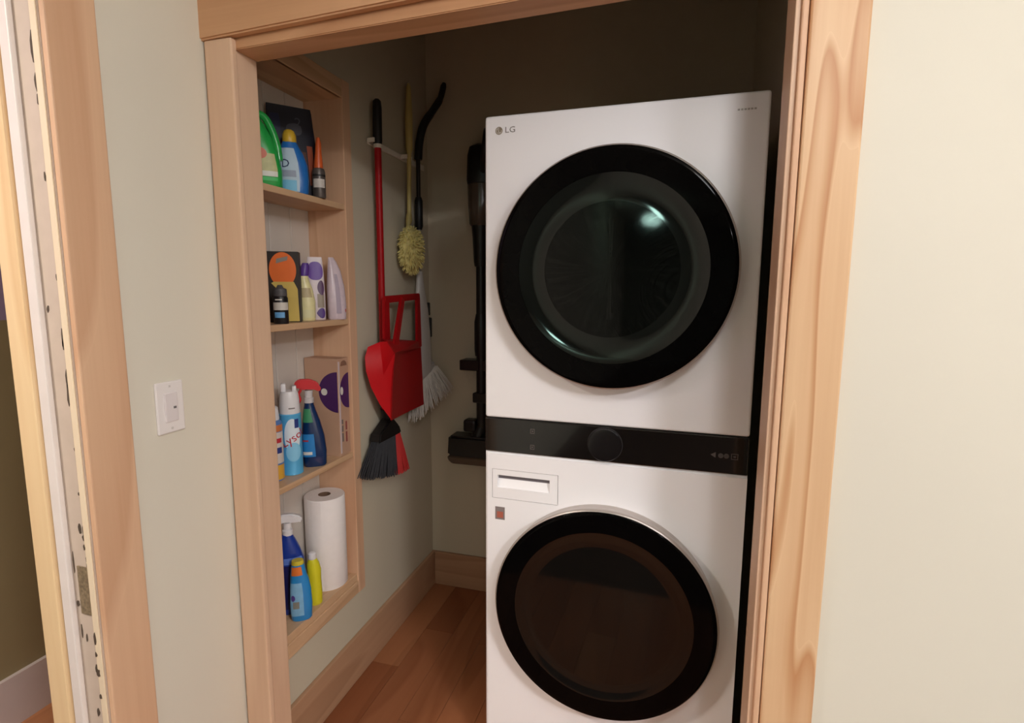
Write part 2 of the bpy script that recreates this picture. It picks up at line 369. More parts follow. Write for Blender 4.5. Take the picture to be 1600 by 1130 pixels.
# control strip
cp = boxo('control_panel', blackp, T, 0, W, -.001, .026, .989, 1.085, bev=.003)
cp['label'] = 'glossy black control strip'
bm = BM(); lathe_y(bm, [(.044, -.001), (.044, -.009), (.0425, -.011), (.036, -.0115), (.001, -.0105)], 48, .336, 1.037)
dial = obj('dial', bm, mat('dial_black', (16, 14, 16), .2, noise=.1), cp, True)
bm = BM(); lathe_y(bm, [(.0465, -.0008), (.0465, -.0022), (.0445, -.0022), (.0445, -.0008)], 48, .336, 1.037); obj('dial_ring', bm, mat('dial_ring_grey', (46, 42, 44), .4), cp, True)
for z, s in ((1.056, '\u25A1'), (1.011, '\u25A1')):
    bm = BM(); yy = -.0018
    for (a, b, c, d) in ((-.006, .006, .005, .0065), (-.006, .006, -.0065, -.005), (-.006, -.0045, -.005, .005), (.0045, .006, -.005, .005), (-.002, .002, -.002, .002)):
        box(bm, .138+a, .138+b, yy, yy+.0006, z+c, z+d)
    obj('power_icon', bm, lit, cp)
bm = BM(); yy = -.0018
prism(bm, [(.598, yy, 1.036), (.610, yy, 1.043), (.610, yy, 1.029)], (0, .0006, 0))
for cx in (.622, .635):
    lathe_y(bm, [(.0062, yy+.0006), (.0062, yy), (.0042, yy), (.0042, yy+.0006)], 20, cx, 1.035)
for (a, b, c, d) in ((.646, .662, 1.041, 1.0425), (.646, .662, 1.0275, 1.029), (.646, .6475, 1.029, 1.041), (.6605, .662, 1.029, 1.041), (.651, .657, 1.033, 1.037)): box(bm, a, b, yy, yy+.0006, c, d)
obj('status_icons', bm, lit, cp)
# doors
def door(zc, prof_glass, label, R=.296):
    d = bpy.data.objects.new('door', None); COL.objects.link(d); d.parent = T; d.location = (.343, 0, zc); d['label'] = label
    k = R-.0045; D = -.012
    bm = BM(); lathe_y(bm, [(R-.008, .001), (R-.006, -.018), (R-.001, -.030), (R, -.040), (R, -.0485), (R-.0015, -.0505), (R-.003, -.0515), (R-.0045, -.052), (R-.0045, .001)], 128); obj('rim', bm, rim_m, d, True)
    prof_glass = [(r, y+D) for r, y in prof_glass]; ri = prof_glass[0][0]
    bm = BM(); lathe_y(bm, [(k, -.042), (k, -.054), (k-.0005, -.0555), (k-.002, -.0565), (k-.011, -.057), (ri+.0005, -.057), (ri+.0005, -.048)], 128); obj('bezel', bm, bezel_b, d, True)
    bm = BM(); lathe_y(bm, prof_glass, 128); obj('glass', bm, glass_b, d, True)
    return d
def glassprof(yo, yi, r0, r1):
    P = [(r0, yo+.008), (r0, yo+.0012)]
    for k in range(1, 19):
        t = k/18; P.append((r0+(r1-r0)*t, yo+.0012+(yi-yo-.0012)*(1-(1-t)**2.2)))
    return P+[(r1-.01, yi), (.12, yi), (.06, yi), (.0005, yi)]
door(1.489, glassprof(-.045, -.037, .230, .165), 'round black glass dryer door')
pf2 = [(.236, -.037), (.236, -.0445), (.230, -.0435), (.218, -.0405), (.205, -.0382), (.19, -.0366), (.17, -.0358), (.13, -.0358), (.08, -.0364), (.04, -.0367), (.0005, -.0368)]
door(.579, pf2, 'round black glass washer door', .296)
# logo, badge, sticker
bm = BM(); lathe_y(bm, [(.0098, .0002), (.0098, -.0008), (.0005, -.0008)], 32, .0395, 1.8505)
lg = obj('logo_disc', bm, mat('logo_gold_grey', (142, 130, 112), .4, .3), T)
bm = BM()
for (a, b, c, d) in ((-.0015, -.0003, -.005, .005), (-.0015, .0035, -.005, -.0038), (-.006, -.004, .002, .004)): box(bm, .0395+a, .0395+b, -.0014, -.0008, 1.8505+c, 1.8505+d)
n = 20
for k in range(n):
    a0, a1 = PI*.05-2*PI*.8*k/n, PI*.05-2*PI*.8*(k+1)/n
    q = [(.0395+r*math.cos(a), -.0011, 1.8505+r*math.sin(a)) for r, a in ((.0066, a0), (.0066, a1), (.0076, a1), (.0076, a0))]
    prism(bm, q, (0, .0003, 0))
obj('logo_face', bm, mat('logo_pale', (215, 210, 205), .4), lg)
text_flat('logo_lettering', 'LG', .021, gtxt, T, (.070, -.0006, 1.8505), (1, 0, 0), (0, 0, 1), stretch=1.15)
bm = BM()
for k in range(6): box(bm, .616+k*.007, .621+k*.007, -.0006, .0005, 1.8485, 1.8525)
obj('model_print', bm, faint, T)
st = boxo('sticker', mat('sticker_grey', (136, 124, 122), .6), T, .030, .0585, -.0006, .001, .7895, .827)
boxo('sticker_print', mat('sticker_red', (176, 96, 78), .6), st, .0355, .054, -.0011, -.0005, .795, .813)

# ------------------------------------------------------------------ recessed shelf unit
su = thing('shelf_unit', 'recessed pine shelf unit in the closet side wall', 'shelf', (-1.14, 1.44, .378))
NB = -1.200                     # face of the back boards
def sp_(name, m, *a, **k):
    bm = BM(); box(bm, *a, **k); o = obj(name, bm, m, su); o.matrix_parent_inverse = Matrix.Translation(-su.location); return o
sp_('side_panel', pine_v, -1.2145, -1.058, 1.2355, 1.25, .3785, 2.0795)
sp_('side_panel', pine_v, -1.2145, -1.058, 1.635, 1.6495, .3785, 2.0795)
sp_('top_panel', pine_y, -1.2145, -1.058, 1.25, 1.635, 2.06, 2.0795)
ys = [1.25, 1.345, 1.44, 1.54, 1.635]
for a, b in zip(ys, ys[1:]): sp_('back_board', beadboard, -1.2145, NB-.001, a+.0012, b-.0012, .3785, 2.06, bev=.002)
SZ = dict(n1=1.722, n2=1.339, n3=.866, n4=.405)
for k, z in SZ.items():
    t = .0265 if k == 'n4' else .019
    sp_('shelf_board', pine_y, NB, -1.0585, 1.2502, 1.6348, z-t, z, bev=.0015)
sp_('frame_stile', pine_v, XC, -1.054, 1.19, 1.2495, .33, 2.12, bev=.002)
sp_('frame_stile', pine_v, XC, -1.054, 1.6355, 1.68, .33, 2.12, bev=.002)
sp_('frame_rail', pine_y, XC, -1.0535, 1.25, 1.635, .332, .3782, bev=.003)
sp_('frame_rail', pine_y, XC, -1.0535, 1.25, 1.635, 2.06, 2.118, bev=.003)

# ------------------------------------------------------------------ shelf goods
def part_loft(name, secs, m, parent, n=36, smooth=True):
    lf = Loft(secs); bm = BM(); lf.build(bm, n); o = obj(name, bm, m, parent, smooth); return lf, o
def label_patch(name, lf, z0, z1, a0, a1, m, parent, off=.0008):
    bm = BM(); lf.patch(bm, z0, z1, a0, a1, off); return obj(name, bm, m, parent, True)
def label_disc(name, lf, zc, ac, rz, ra, m, parent, off=.0013):
    bm = BM(); lf.disc(bm, zc, ac, rz, ra, off); return obj(name, bm, m, parent, True)
def trigger(parent, z, m_head, m_trig, s=1, m_neck=None, dirx=-1):
    """spray head above height z; nozzle towards dirx (local x)"""
    lf = Loft([(z, .014*s, .014*s), (z+.02*s, .015*s, .015*s), (z+.021*s, .012*s, .011*s), (z+.045*s, .011*s, .010*s)])
    bm = BM(); lf.build(bm, 24); h = obj('spray_neck', bm, m_neck or m_head, parent, True)
    bm = BM(); d = dirx
    pts = [(-d*.026*s, 0, z+.043*s), (-d*.018*s, 0, z+.060*s), (0, 0, z+.066*s), (d*.03*s, 0, z+.066*s), (d*.046*s, 0, z+.062*s), (d*.056*s, 0, z+.058*s)]
    tube(bm, spline(pts, 4), [.0125*s]*13+[.0115*s]*4+[.010*s]*4, 14, flat=1)
    hd = obj('spray_head', bm, m_head, parent, True)
    bm = BM(); tube(bm, [(d*.056*s, 0, z+.058*s), (d*.066*s, 0, z+.056*s)], .0075*s, 12); obj('nozzle', bm, m_trig, hd, True)
    bm = BM(); tube(bm, spline([(d*.028*s, 0, z+.056*s), (d*.036*s, 0, z+.038*s), (d*.030*s, 0, z+.020*s), (d*.034*s, 0, z+.004*s)], 4), .0052*s, 10); obj('trigger', bm, m_trig, hd, True)
FC = math.radians(38)
# --- top shelf
z = SZ['n1']
green = mat('green_plastic', (42, 168, 76), .3, coat=.3)
t = thing('detergent_jug', 'large green detergent jug at the left end of the top shelf', 'detergent bottle', (-1.125, 1.326, z), FC)
bm = BM()
lf = Loft([(0, .052, .028, .0, 0, 3), (.006, .056, .032, 0, 0, 3), (.05, .057, .033, 0, 0, 3), (.10, .052, .032, -.004, 0, 3), (.14, .044, .029, -.011, 0, 2.6), (.17, .036, .026, -.018, 0, 2.4), (.195, .027, .022, -.024, 0, 2), (.212, .018, .018, -.028, 0, 2), (.222, .017, .017, -.028, 0, 2)])
lf.build(bm); obj('bottle', bm, green, t, True)
bm = BM(); tube(bm, spline([(-.012, 0, .206), (.015, 0, .196), (.033, 0, .165), (.046, 0, .12), (.050, 0, .08)], 5), .0105, 12); obj('handle', bm, green, t, True)
part_loft('cap', [(.2185, .021, .021, -.028), (.222, .022, .022, -.028), (.25, .021, .021, -.028), (.254, .018, .018, -.028)], mat('green_cap', (30, 130, 60), .35), t)
label_patch('label', lf, .030, .092, -.75, .75, mat('jug_label_cream', (198, 196, 142), .5, noise=.2, nscale=60), t)
label_disc('label_emblem', lf, .092, -.15, .018, .42, mat('jug_label_salmon', (214, 120, 96), .5), t, .0018)
label_patch('label_band', lf, .030, .044, -.75, .75, mat('label_white', (226, 226, 216), .5), t, .0014)
label_patch('label_stripe', lf, .018, .027, -.75, .75, mat('label_green', (60, 190, 96), .5), t, .0014)
# navy pouch standing behind
t = thing('pouch', 'tall navy and black pouch standing at the back of the top shelf', 'pouch', (-1.140, 1.485, z), math.radians(50))
t.scale = (.94, .76, 1)
navy = mat('pouch_navy', (22, 20, 34), .42, noise=.4, nscale=14)
lf = Loft([(0, .078, .026, 0, 0, 3.2), (.004, .080, .029, 0, 0, 3.2), (.07, .080, .024, 0, 0, 2.8), (.15, .078, .015, 0, 0, 2.6), (.22, .072, .007, -.002, 0, 2.6), (.258, .070, .002, -.004, 0, 3), (.272, .068, .0016, -.005, 0, 3)])
bm = BM(); lf.build(bm, 44); obj('bag', bm, navy, t, True)
label_disc('emblem', lf, .205, .12, .018, .25, mat('pouch_grey', (74, 74, 84), .5), t)
label_patch('print_blue', lf, .155, .245, -1.0, -.35, mat('pouch_blue', (20, 26, 62), .45), t)
label_patch('print_rust', lf, .04, .16, .50, .85, mat('pouch_rust', (150, 70, 40), .5), t, .0012)
label_patch('print_brown', lf, .06, .14, .1, .45, mat('pouch_brown', (84, 48, 34), .5, noise=.3, nscale=90), t, .0012)
text_wrap('lettering', '2', .04, MATS['pouch_grey'], t, lf, .225, .22, .002)
# blue bottle with yellow cap
t = thing('cleaner_bottle', 'blue bottle with yellow cap and white label on the top shelf', 'cleaner bottle', (-1.094, 1.428, z), FC)
blue = mat('bottle_blue', (38, 112, 190), .3, coat=.3)
lf, _ = part_loft('bottle', [(0, .036, .022, 0, 0, 2.6), (.005, .040, .025, 0, 0, 2.6), (.04, .042, .026, 0, 0, 2.6), (.085, .041, .025, -.001, 0, 2.4), (.115, .034, .022, -.004, 0, 2.2), (.135, .026, .020, -.007, 0, 2), (.148, .020, .018, -.008, 0, 2)], blue, t)
part_loft('cap', [(.146, .019, .019, -.008), (.149, .020, .020, -.008), (.168, .019, .019, -.008), (.180, .014, .014, -.008), (.184, .008, .008, -.008)], mat('cap_yellow', (218, 176, 52), .4), t)
label_patch('label', lf, .004, .128, -1.25, .28, mat('label_pale_blue', (182, 204, 220), .5, noise=.12, nscale=40), t)
text_wrap('lettering', 'D', .034, mat('ink_navy', (28, 44, 92), .5), t, lf, .082, -.45, .0016)
label_patch('label_band', lf, .045, .064, -1.0, .1, mat('label_grey_blue', (150, 160, 180), .5), t, .0014)
label_patch('label_foot', lf, .006, .036, -1.1, .1, mat('label_sky', (118, 190, 226), .5), t, .0014)
# small bottle with orange top
t = thing('spray_tube', 'small silver and black bottle with a tall orange top', 'bottle', (-1.066, 1.511, z), FC)
lf, _ = part_loft('body', [(0, .018, .018), (.003, .0195, .0195), (.078, .0195, .0195), (.088, .017, .017), (.090, .014, .014)], mat('silver_black', (96, 88, 84), .35, .3, noise=.6, nscale=45), t)
part_loft('spout', [(.089, .0135, .0135), (.10, .0135, .0135), (.135, .010, .010, .001), (.165, .0085, .0085, .002), (.182, .005, .005, .002)], mat('orange_plastic', (214, 96, 44), .4), t)
label_patch('label', lf, .03, .056, -1, .9, mat('label_white2', (205, 198, 190), .5, noise=.2, nscale=80), t)
label_patch('label_stripe', lf, .064, .070, -1.2, 1.2, mat('label_black', (30, 26, 26), .5), t)
# --- second shelf
z = SZ['n2']
t = thing('refill_box', 'black carton with an orange balloon shape and yellow band', 'box', (-1.135, 1.408, z), math.radians(31))
bx = boxo('carton', mat('carton_black', (34, 22, 14), .5, noise=.3), t, -.050, .050, -.024, .024, 0, .212, bev=.0015)
def ell(bm, cx, cz, rx, rz, y, n=32, a0=0, a1=2*PI, d=.0008):
    prism(bm, [(cx+rx*math.cos(a0+(a1-a0)*k/n), y, cz+rz*math.sin(a0+(a1-a0)*k/n)) for k in range(n if a1-a0 > 6.2 else n+1)], (0, d, 0))
bm = BM(); ell(bm, .004, .158, .038, .052, -.0248); obj('print_orange', bm, mat('print_orange', (232, 110, 34), .45, noise=.15, nscale=10), bx)
bm = BM(); prism(bm, [(.004, -.0256, .003), (.046, -.0256, .003), (.044, -.0256, .10), (.034, -.0256, .122), (-.022, -.0256, .122), (-.030, -.0256, .118), (.0, -.0256, .085)], (0, .0008, 0)); obj('print_yellow', bm, mat('print_yellow', (204, 176, 88), .5, noise=.1), bx)
bm = BM(); prism(bm, [(-.014, -.0262, .176), (.018, -.0262, .186), (.020, -.0262, .198), (-.012, -.0262, .190)], (0, .0008, 0)); obj('print_badge', bm, mat('print_grey_badge', (140, 132, 124), .5), bx)
mat('ink_white', (225, 220, 210), .5)
t = thing('small_canister', 'small black canister with white and light blue band before the orange carton', 'canister', (-1.084, 1.330, z), FC)
lf, _ = part_loft('body', [(0, .019, .019), (.002, .0205, .0205), (.074, .0205, .0205), (.080, .018, .018)], mat('canister_black', (28, 26, 28), .4), t)
part_loft('lid', [(.0795, .018, .018), (.082, .019, .019), (.10, .018, .018), (.104, .010, .010), (.112, .006, .006)], mat('lid_grey', (84, 82, 84), .5, noise=.5, nscale=90), t)
label_patch('label', lf, .040, .062, -1.2, 1.2, mat('label_beige', (206, 200, 190), .5), t)
label_patch('label_blue', lf, .018, .034, -.9, .5, mat('label_light_blue', (104, 164, 214), .5), t)
label_patch('small_print', lf, .068, .0715, -.7, .2, MATS['ink_white'], t, .0014)
t = thing('freshener_bottle', 'cream yellow bottle with a purple cap on the second shelf', 'bottle', (-1.123, 1.502, z), FC)
lf, _ = part_loft('bottle', [(0, .022, .020, 0, 0, 2.4), (.004, .025, .022, 0, 0, 2.4), (.06, .026, .022, 0, 0, 2.4), (.10, .022, .019, -.003, 0, 2.2), (.13, .016, .015, -.007, 0, 2), (.142, .013, .013, -.007, 0, 2)], mat('cream_yellow', (234, 224, 168), .35, noise=.1, nscale=60), t)
part_loft('cap', [(.141, .012, .012, -.007), (.144, .0145, .0145, -.006), (.17, .0135, .0135, -.002), (.183, .009, .009, 0)], mat('cap_purple', (96, 60, 150), .4), t)
label_patch('label', lf, .074, .104, -1.0, .7, mat('label_tan', (190, 172, 130), .5, noise=.15, nscale=70), t)
label_patch('label_foot', lf, .01, .035, -.7, 1, mat('label_lemon', (228, 220, 170), .5), t)
t = thing('wipes_pack', 'white and purple refill pouch in the middle of the second shelf', 'pouch', (-1.125, 1.553, z), FC)
pw = mat('pouch_white', (222, 208, 212), .4, noise=.05)
lf, _ = part_loft('bag', [(0, .027, .016, 0, 0, 3), (.004, .029, .018, 0, 0, 3), (.08, .029, .015, 0, 0, 2.8), (.15, .027, .009, 0, 0, 2.6), (.19, .024, .003, 0, 0, 2.6), (.205, .022, .0015, 0, 0, 3)], pw, t)
label_disc('print_purple', lf, .160, .02, .030, .95, mat('print_purple', (104, 66, 158), .45), t)
label_disc('print_plum', lf, .105, .5, .024, .42, mat('print_plum', (88, 52, 92), .45), t, .0018)
label_patch('print_grey', lf, .04, .085, .05, .9, mat('print_warm_grey', (156, 142, 126), .5), t)
label_disc('print_foot', lf, .022, .45, .017, .45, mat('print_violet', (80, 48, 124), .45), t, .0018)
t = thing('clear_bag', 'pale lilac plastic bag leaning at the right end of the second shelf', 'bag', (-1.073, 1.592, z), math.radians(50))
t.scale = (.82, 1, 1)
lf = Loft([(0, .034, .018, 0, 0, 3), (.004, .036, .021, 0, 0, 3), (.05, .036, .021, 0, 0, 2.8), (.11, .034, .018, -.002, 0, 2.5), (.16, .026, .013, -.008, 0, 2.3), (.192, .017, .007, -.014, 0, 2.2), (.205, .010, .002, -.018, 0, 2)])
bm = BM(); lf.build(bm, 44)
for v in bm.verts: v.co += Vector((math.sin(v.co.z*190+v.co.x*120), math.cos(v.co.z*150-v.co.x*200), 0))*.0012
obj('bag', bm, mat('lilac_plastic', (214, 196, 204), .28, noise=.12, nscale=60), t, True)
label_patch('print_streak', lf, .02, .15, -.15, .15, mat('print_lilac_grey', (176, 160, 176), .4), t, .0015)
label_disc('print_dot', lf, .03, .75, .006, .15, mat('print_pink', (206, 120, 120), .5), t, .0016)
# --- third shelf
z = SZ['n3']
t = thing('aerosol_can', 'tall light blue aerosol can with a white cap on the third shelf', 'spray can', (-1.116, 1.386, z), FC)
lf, _ = part_loft('can', [(0, .030, .030), (.002, .0325, .0325), (.004, .0318, .0318), (.186, .0318, .0318), (.190, .0325, .0325), (.196, .028, .028)], mat('can_blue', (92, 180, 228), .3, .1, noise=.08, nscale=12), t)
white_pl = mat('white_plastic', (232, 230, 232), .35)
lf2, _ = part_loft('cap', [(.193, .0300, .0300), (.196, .0305, .0305), (.235, .0285, .0285), (.255, .0262, .0262), (.262, .0235, .0235)], white_pl, t)
bm = BM(); box(bm, -.023, -.008, -.012, .012, .258, .286, bev=.004); obj('actuator_post', bm, white_pl, t, True)
bm = BM(); box(bm, .009, .022, -.012, .012, .258, .278, bev=.004); obj('actuator_post', bm, white_pl, t, True)
label_disc('label_swirl', lf, .125, .15, .055, .75, mat('can_white', (224, 236, 244), .4), t)
label_disc('label_glow', lf, .075, .2, .030, .7, mat('can_sky', (140, 206, 240), .4), t, .0016)
text_wrap('lettering', 'Lysol', .036, mat('ink_red', (190, 44, 60), .5), t, lf, .118, .15, .0024, rot=.55)
label_patch('small_print', lf2, .210, .2135, -.1, .5, gtxt, t, .0014)
bm = BM(); lf.patch(bm, .150, .178, .35, .75, .0022, 3, 6); obj('label_mark', bm, mat('ink_blue', (44, 60, 130), .5), t)
t = thing('yellow_can', 'aerosol can with yellow foot and red print, half hidden by the frame', 'spray can', (-1.130, 1.318, z), FC)
lf, _ = part_loft('can', [(0, .028, .028), (.002, .0305, .0305), (.004, .030, .030), (.176, .030, .030), (.186, .022, .022)], mat('can_orange_blue', (96, 130, 190), .35), t)
part_loft('cap', [(.184, .0225, .0225), (.188, .024, .024), (.222, .021, .021), (.226, .015, .015)], white_pl, t)
label_patch('band_yellow', lf, .005, .050, -1.5, 1.5, mat('can_yellow', (226, 170, 60), .4), t)
label_patch('band_white', lf, .055, .150, -1.5, 1.5, mat('label_white3', (216, 206, 198), .5), t)
label_patch('red_print', lf, .118, .132, -.2, 1.0, MATS['ink_red'], t, .0016)
label_patch('blue_print', lf, .086, .104, -.2, 1.0, MATS['ink_blue'], t, .0016)
label_patch('band_orange', lf, .152, .172, -1.5, 1.5, mat('can_orange', (206, 120, 70), .4), t)
# window cleaner
t = thing('window_cleaner', 'dark blue spray bottle with a red trigger head', 'spray bottle', (-1.100, 1.470, z), FC)
dblue = mat('liquid_dark_blue', (12, 46, 92), .18, coat=.5, noise=.2)
lf, _ = part_loft('bottle', [(0, .033, .022, .004, 0, 2.8), (.005, .037, .025, .004, 0, 2.8), (.05, .038, .025, .004, 0, 2.8), (.10, .035, .024, .002, 0, 2.6), (.15, .027, .021, -.002, 0, 2.4), (.185, .019, .017, -.006, 0, 2.1), (.205, .0145, .0145, -.007, 0, 2), (.212, .0145, .0145, -.007, 0, 2)], dblue, t)
label_patch('label', lf, .035, .110, -1.2, .02, mat('label_mid_blue', (36, 128, 196), .45), t)
label_patch('label_band', lf, .042, .052, -1.0, -.1, MATS['ink_white'], t, .0014)
label_patch('red_print', lf, .086, .091, -1.0, -.35, MATS['ink_red'], t, .0016)
label_patch('neck_label', lf, .148, .192, -1.3, .1, mat('label_leaf_green', (60, 140, 96), .5), t)
e = bpy.data.objects.new('sprayer', None); COL.objects.link(e); e.parent = t; e.location = (-.007, 0, 0)
red = mat('red_trigger', (204, 34, 44), .3, coat=.3)
white_n = mat('translucent_neck', (205, 200, 200), .35)
lfn = Loft([(.210, .0155, .0155), (.226, .0155, .0155), (.228, .012, .012), (.250, .0135, .011)]); bm = BM(); lfn.build(bm, 24); obj('collar', bm, white_n, e, True)
bm = BM(); prism(bm, [(-.040, -.010, .262), (-.042, -.010, .276), (-.028, -.010, .288), (.006, -.010, .287), (.028, -.010, .276), (.040, -.010, .252), (.030, -.010, .244), (.018, -.010, .256), (-.012, -.010, .252)], (0, .020, 0), bev=.003); obj('spray_head', bm, red, e, True)
bm = BM(); tube(bm, spline([(-.022, 0, .254), (-.030, 0, .238), (-.026, 0, .222), (-.032, 0, .208)], 4), .0045, 10); obj('trigger', bm, red, e, True)
# carton at the right
t = thing('cardboard_carton', 'brown cardboard carton with purple half circles beside the spray bottle', 'carton', (-1.125, 1.602, z))
card = mat('cardboard', (196, 158, 132), .6, noise=.08, nscale=10)
cx0, cx1, cy0, cy1, ch = -.072, .060, -.032, .030, .340
bx = boxo('carton', card, t, cx0, cx1, cy0, cy1, 0, ch, bev=.0015)
pur = mat('print_deep_purple', (74, 36, 96), .5)
bm = BM(); ell(bm, cx1-.003, .225, .074, .070, cy0-.0008, 28, PI/2, 3*PI/2); o = obj('half_circle', bm, pur, bx)
def onface(bm, fn):
    for v in bm.verts: v.co = fn(v.co)
bm = BM(); prism(bm, [(0, 0, 0)]*0 or [(.0, (cy1-.002)-.052*math.sin(PI*k/24), .225+.062*math.cos(PI*k/24)) for k in range(25)], (.0008, 0, 0)); onface(bm, lambda c: Vector((c.x+cx1, c.y, c.z))); obj('half_circle', bm, pur, bx)
bm = BM()
lathe_y(bm, [(.012, cy0-.0010), (.012, cy0-.0018), (.0005, cy0-.0018)], 20, cx1-.055, .225)
obj('white_spot', bm, MATS['label_white'], bx)
bm = BM(); prism(bm, [(cx1+.0008, -.014+.008*math.cos(2*PI*k/16), .228+.014*math.sin(2*PI*k/16)) for k in range(16)], (.0008, 0, 0)); obj('white_spot', bm, MATS['label_white'], bx)
boxo('white_strip', mat('strip_lilac_white', (214, 198, 200), .5), bx, cx1-.0005, cx1+.0006, cy0+.002, cy0+.010, .01, ch-.01)
mat('ink_brown_red', (150, 70, 70), .5)
for (yy, zz, ln, m_) in ((.017, .050, .030, gtxt), (.017, .085, .022, gtxt), (.017, .112, .016, gtxt), (.039, .045, .036, MATS['ink_brown_red']), (.039, .088, .030, MATS['ink_brown_red'])):
    boxo('small_print', m_, bx, cx1-.0005, cx1+.0007, cy0+yy-.004, cy0+yy+.004, zz, zz+ln)
boxo('flap_seam', mat('cardboard_dark', (140, 104, 84), .6), bx, cx0+.004, cx1-.004, -.0015, .0015, ch-.0005, ch+.0006)
bm = BM(); prism(bm, [(cx1+.0005, .002+.018*math.cos(PI*k/16), ch-.026+.018*math.sin(PI*k/16)) for k in range(17)], (.0008, 0, 0)); obj('handle_cutout', bm, MATS['cardboard_dark'], bx)
# --- bottom shelf
z = SZ['n4']
paper = mat('paper_white', (250, 243, 240), .8, noise=.03, nscale=60, bump=.3)
t = thing('paper_towel_roll', 'white paper towel roll standing on the bottom shelf', 'paper towel', (-1.128, 1.557, z))
bm = BM(); n = 56
R = []
for r_, zz in ((.021, 0), (.066, 0), (.068, .003), (.068, .322), (.066, .325), (.021, .325), (.021, 0)):
    R.append([(r_*math.cos(2*PI*k/n), r_*math.sin(2*PI*k/n), zz) for k in range(n)])
rings(bm, R, cap=False); bmesh.ops.remove_doubles(bm, verts=bm.verts[:], dist=1e-6); obj('roll', bm, paper, t, True)
bm = BM(); R = [[(r_*math.cos(2*PI*k/32), r_*math.sin(2*PI*k/32), zz) for k in range(32)] for r_, zz in ((.0195, .001), (.0208, .001), (.0208, .3255), (.0195, .3255), (.0195, .001))]
rings(bm, R, cap=False); obj('core', bm, mat('core_card', (120, 92, 72), .8), t, True)
lf = Loft([(0, .0684, .0684), (.325, .0684, .0684)])
label_patch('sheet_edge', lf, .004, .321, -.1, .42, paper, t, .0008)
# blue trigger bottle
t = thing('blue_spray_bottle', 'royal blue spray bottle with a white trigger head', 'spray bottle', (-1.132, 1.374, z), FC)
rb = mat('royal_blue', (24, 58, 152), .3, coat=.3, noise=.15)
lf, _ = part_loft('bottle', [(0, .036, .024, 0, 0, 2.8), (.005, .040, .027, 0, 0, 2.8), (.06, .040, .027, 0, 0, 2.8), (.13, .040, .027, 0, 0, 2.6), (.18, .041, .026, 0, 0, 2.4), (.215, .034, .022, -.004, 0, 2.2), (.245, .023, .018, -.006, 0, 2), (.262, .0145, .0145, -.006, 0, 2)], rb, t)
label_patch('label', lf, .02, .165, -1.0, .7, mat('label_dark_navy', (20, 22, 86), .45), t)
label_patch('label_wave', lf, .170, .190, -.4, 1.0, mat('label_cornflower', (96, 130, 210), .45), t)
lfn = Loft([(.260, .0155, .0155), (.276, .0155, .0155), (.279, .012, .011), (.300, .012, .011)])
e = bpy.data.objects.new('sprayer', None); COL.objects.link(e); e.parent = t; e.location = (-.004, 0, 0)
bm = BM(); lfn.build(bm, 24); obj('collar', bm, white_pl, e, True)
bm = BM(); prism(bm, [(-.034, -.010, .306), (-.034, -.010, .320), (-.016, -.010, .330), (.016, -.010, .328), (.042, -.010, .317), (.044, -.010, .300), (.034, -.010, .296), (.020, -.010, .304), (-.010, -.010, .300)], (0, .020, 0), bev=.004); obj('spray_head', bm, white_pl, e, True)
bm = BM(); tube(bm, spline([(-.018, 0, .304), (-.026, 0, .286), (-.022, 0, .270), (-.028, 0, .256)], 4), .0045, 10); obj('trigger', bm, white_pl, e, True)
# light blue bottle, orange label, yellow top
t = thing('light_blue_bottle', 'light blue bottle with an orange neck band in front on the bottom shelf', 'cleaner bottle', (-1.076, 1.345, z), FC)
lf, _ = part_loft('bottle', [(0, .026, .015, 0, 0, 2.6), (.006, .031, .018, 0, 0, 2.6), (.05, .033, .019, 0, 0, 2.5), (.10, .031, .019, 0, 0, 2.4), (.135, .027, .017, -.002, 0, 2.2), (.150, .024, .016, -.004, 0, 2), (.178, .020, .015, -.005, 0, 2), (.186, .017, .014, -.005, 0, 2)], mat('bottle_light_blue', (40, 138, 206), .28, coat=.3), t)
label_patch('label', lf, .02, .128, -1.2, .15, mat('label_ice_blue', (132, 186, 222), .45, noise=.25, nscale=40), t)
label_disc('label_mark', lf, .080, -.7, .010, .25, mat('ink_violet', (92, 70, 150), .5), t, .0016)
label_patch('label_patch', lf, .045, .068, -.7, -.1, mat('label_khaki', (140, 140, 130), .5), t, .0014)
label_patch('neck_band', lf, .152, .180, -1.0, .5, mat('label_orange', (226, 120, 50), .45), t, .001)
part_loft('cap', [(.184, .018, .015, -.005), (.187, .019, .016, -.005), (.197, .017, .014, -.005)], mat('cap_yellow2', (214, 196, 60), .4), t)
t = thing('yellow_bottle', 'slim lemon yellow bottle before the paper towel roll', 'bottle', (-1.086, 1.428, z), FC)
yb = mat('bottle_yellow', (222, 214, 40), .3, coat=.3)
lf, _ = part_loft('bottle', [(0, .018, .014), (.004, .022, .017), (.04, .023, .018), (.09, .021, .017), (.12, .022, .017), (.145, .019, .016, -.003), (.160, .012, .012, -.004)], yb, t)
part_loft('cap', [(.158, .012, .012, -.004), (.161, .0135, .0135, -.004), (.176, .0125, .0125, -.004), (.180, .008, .008, -.004)], white_pl, t)

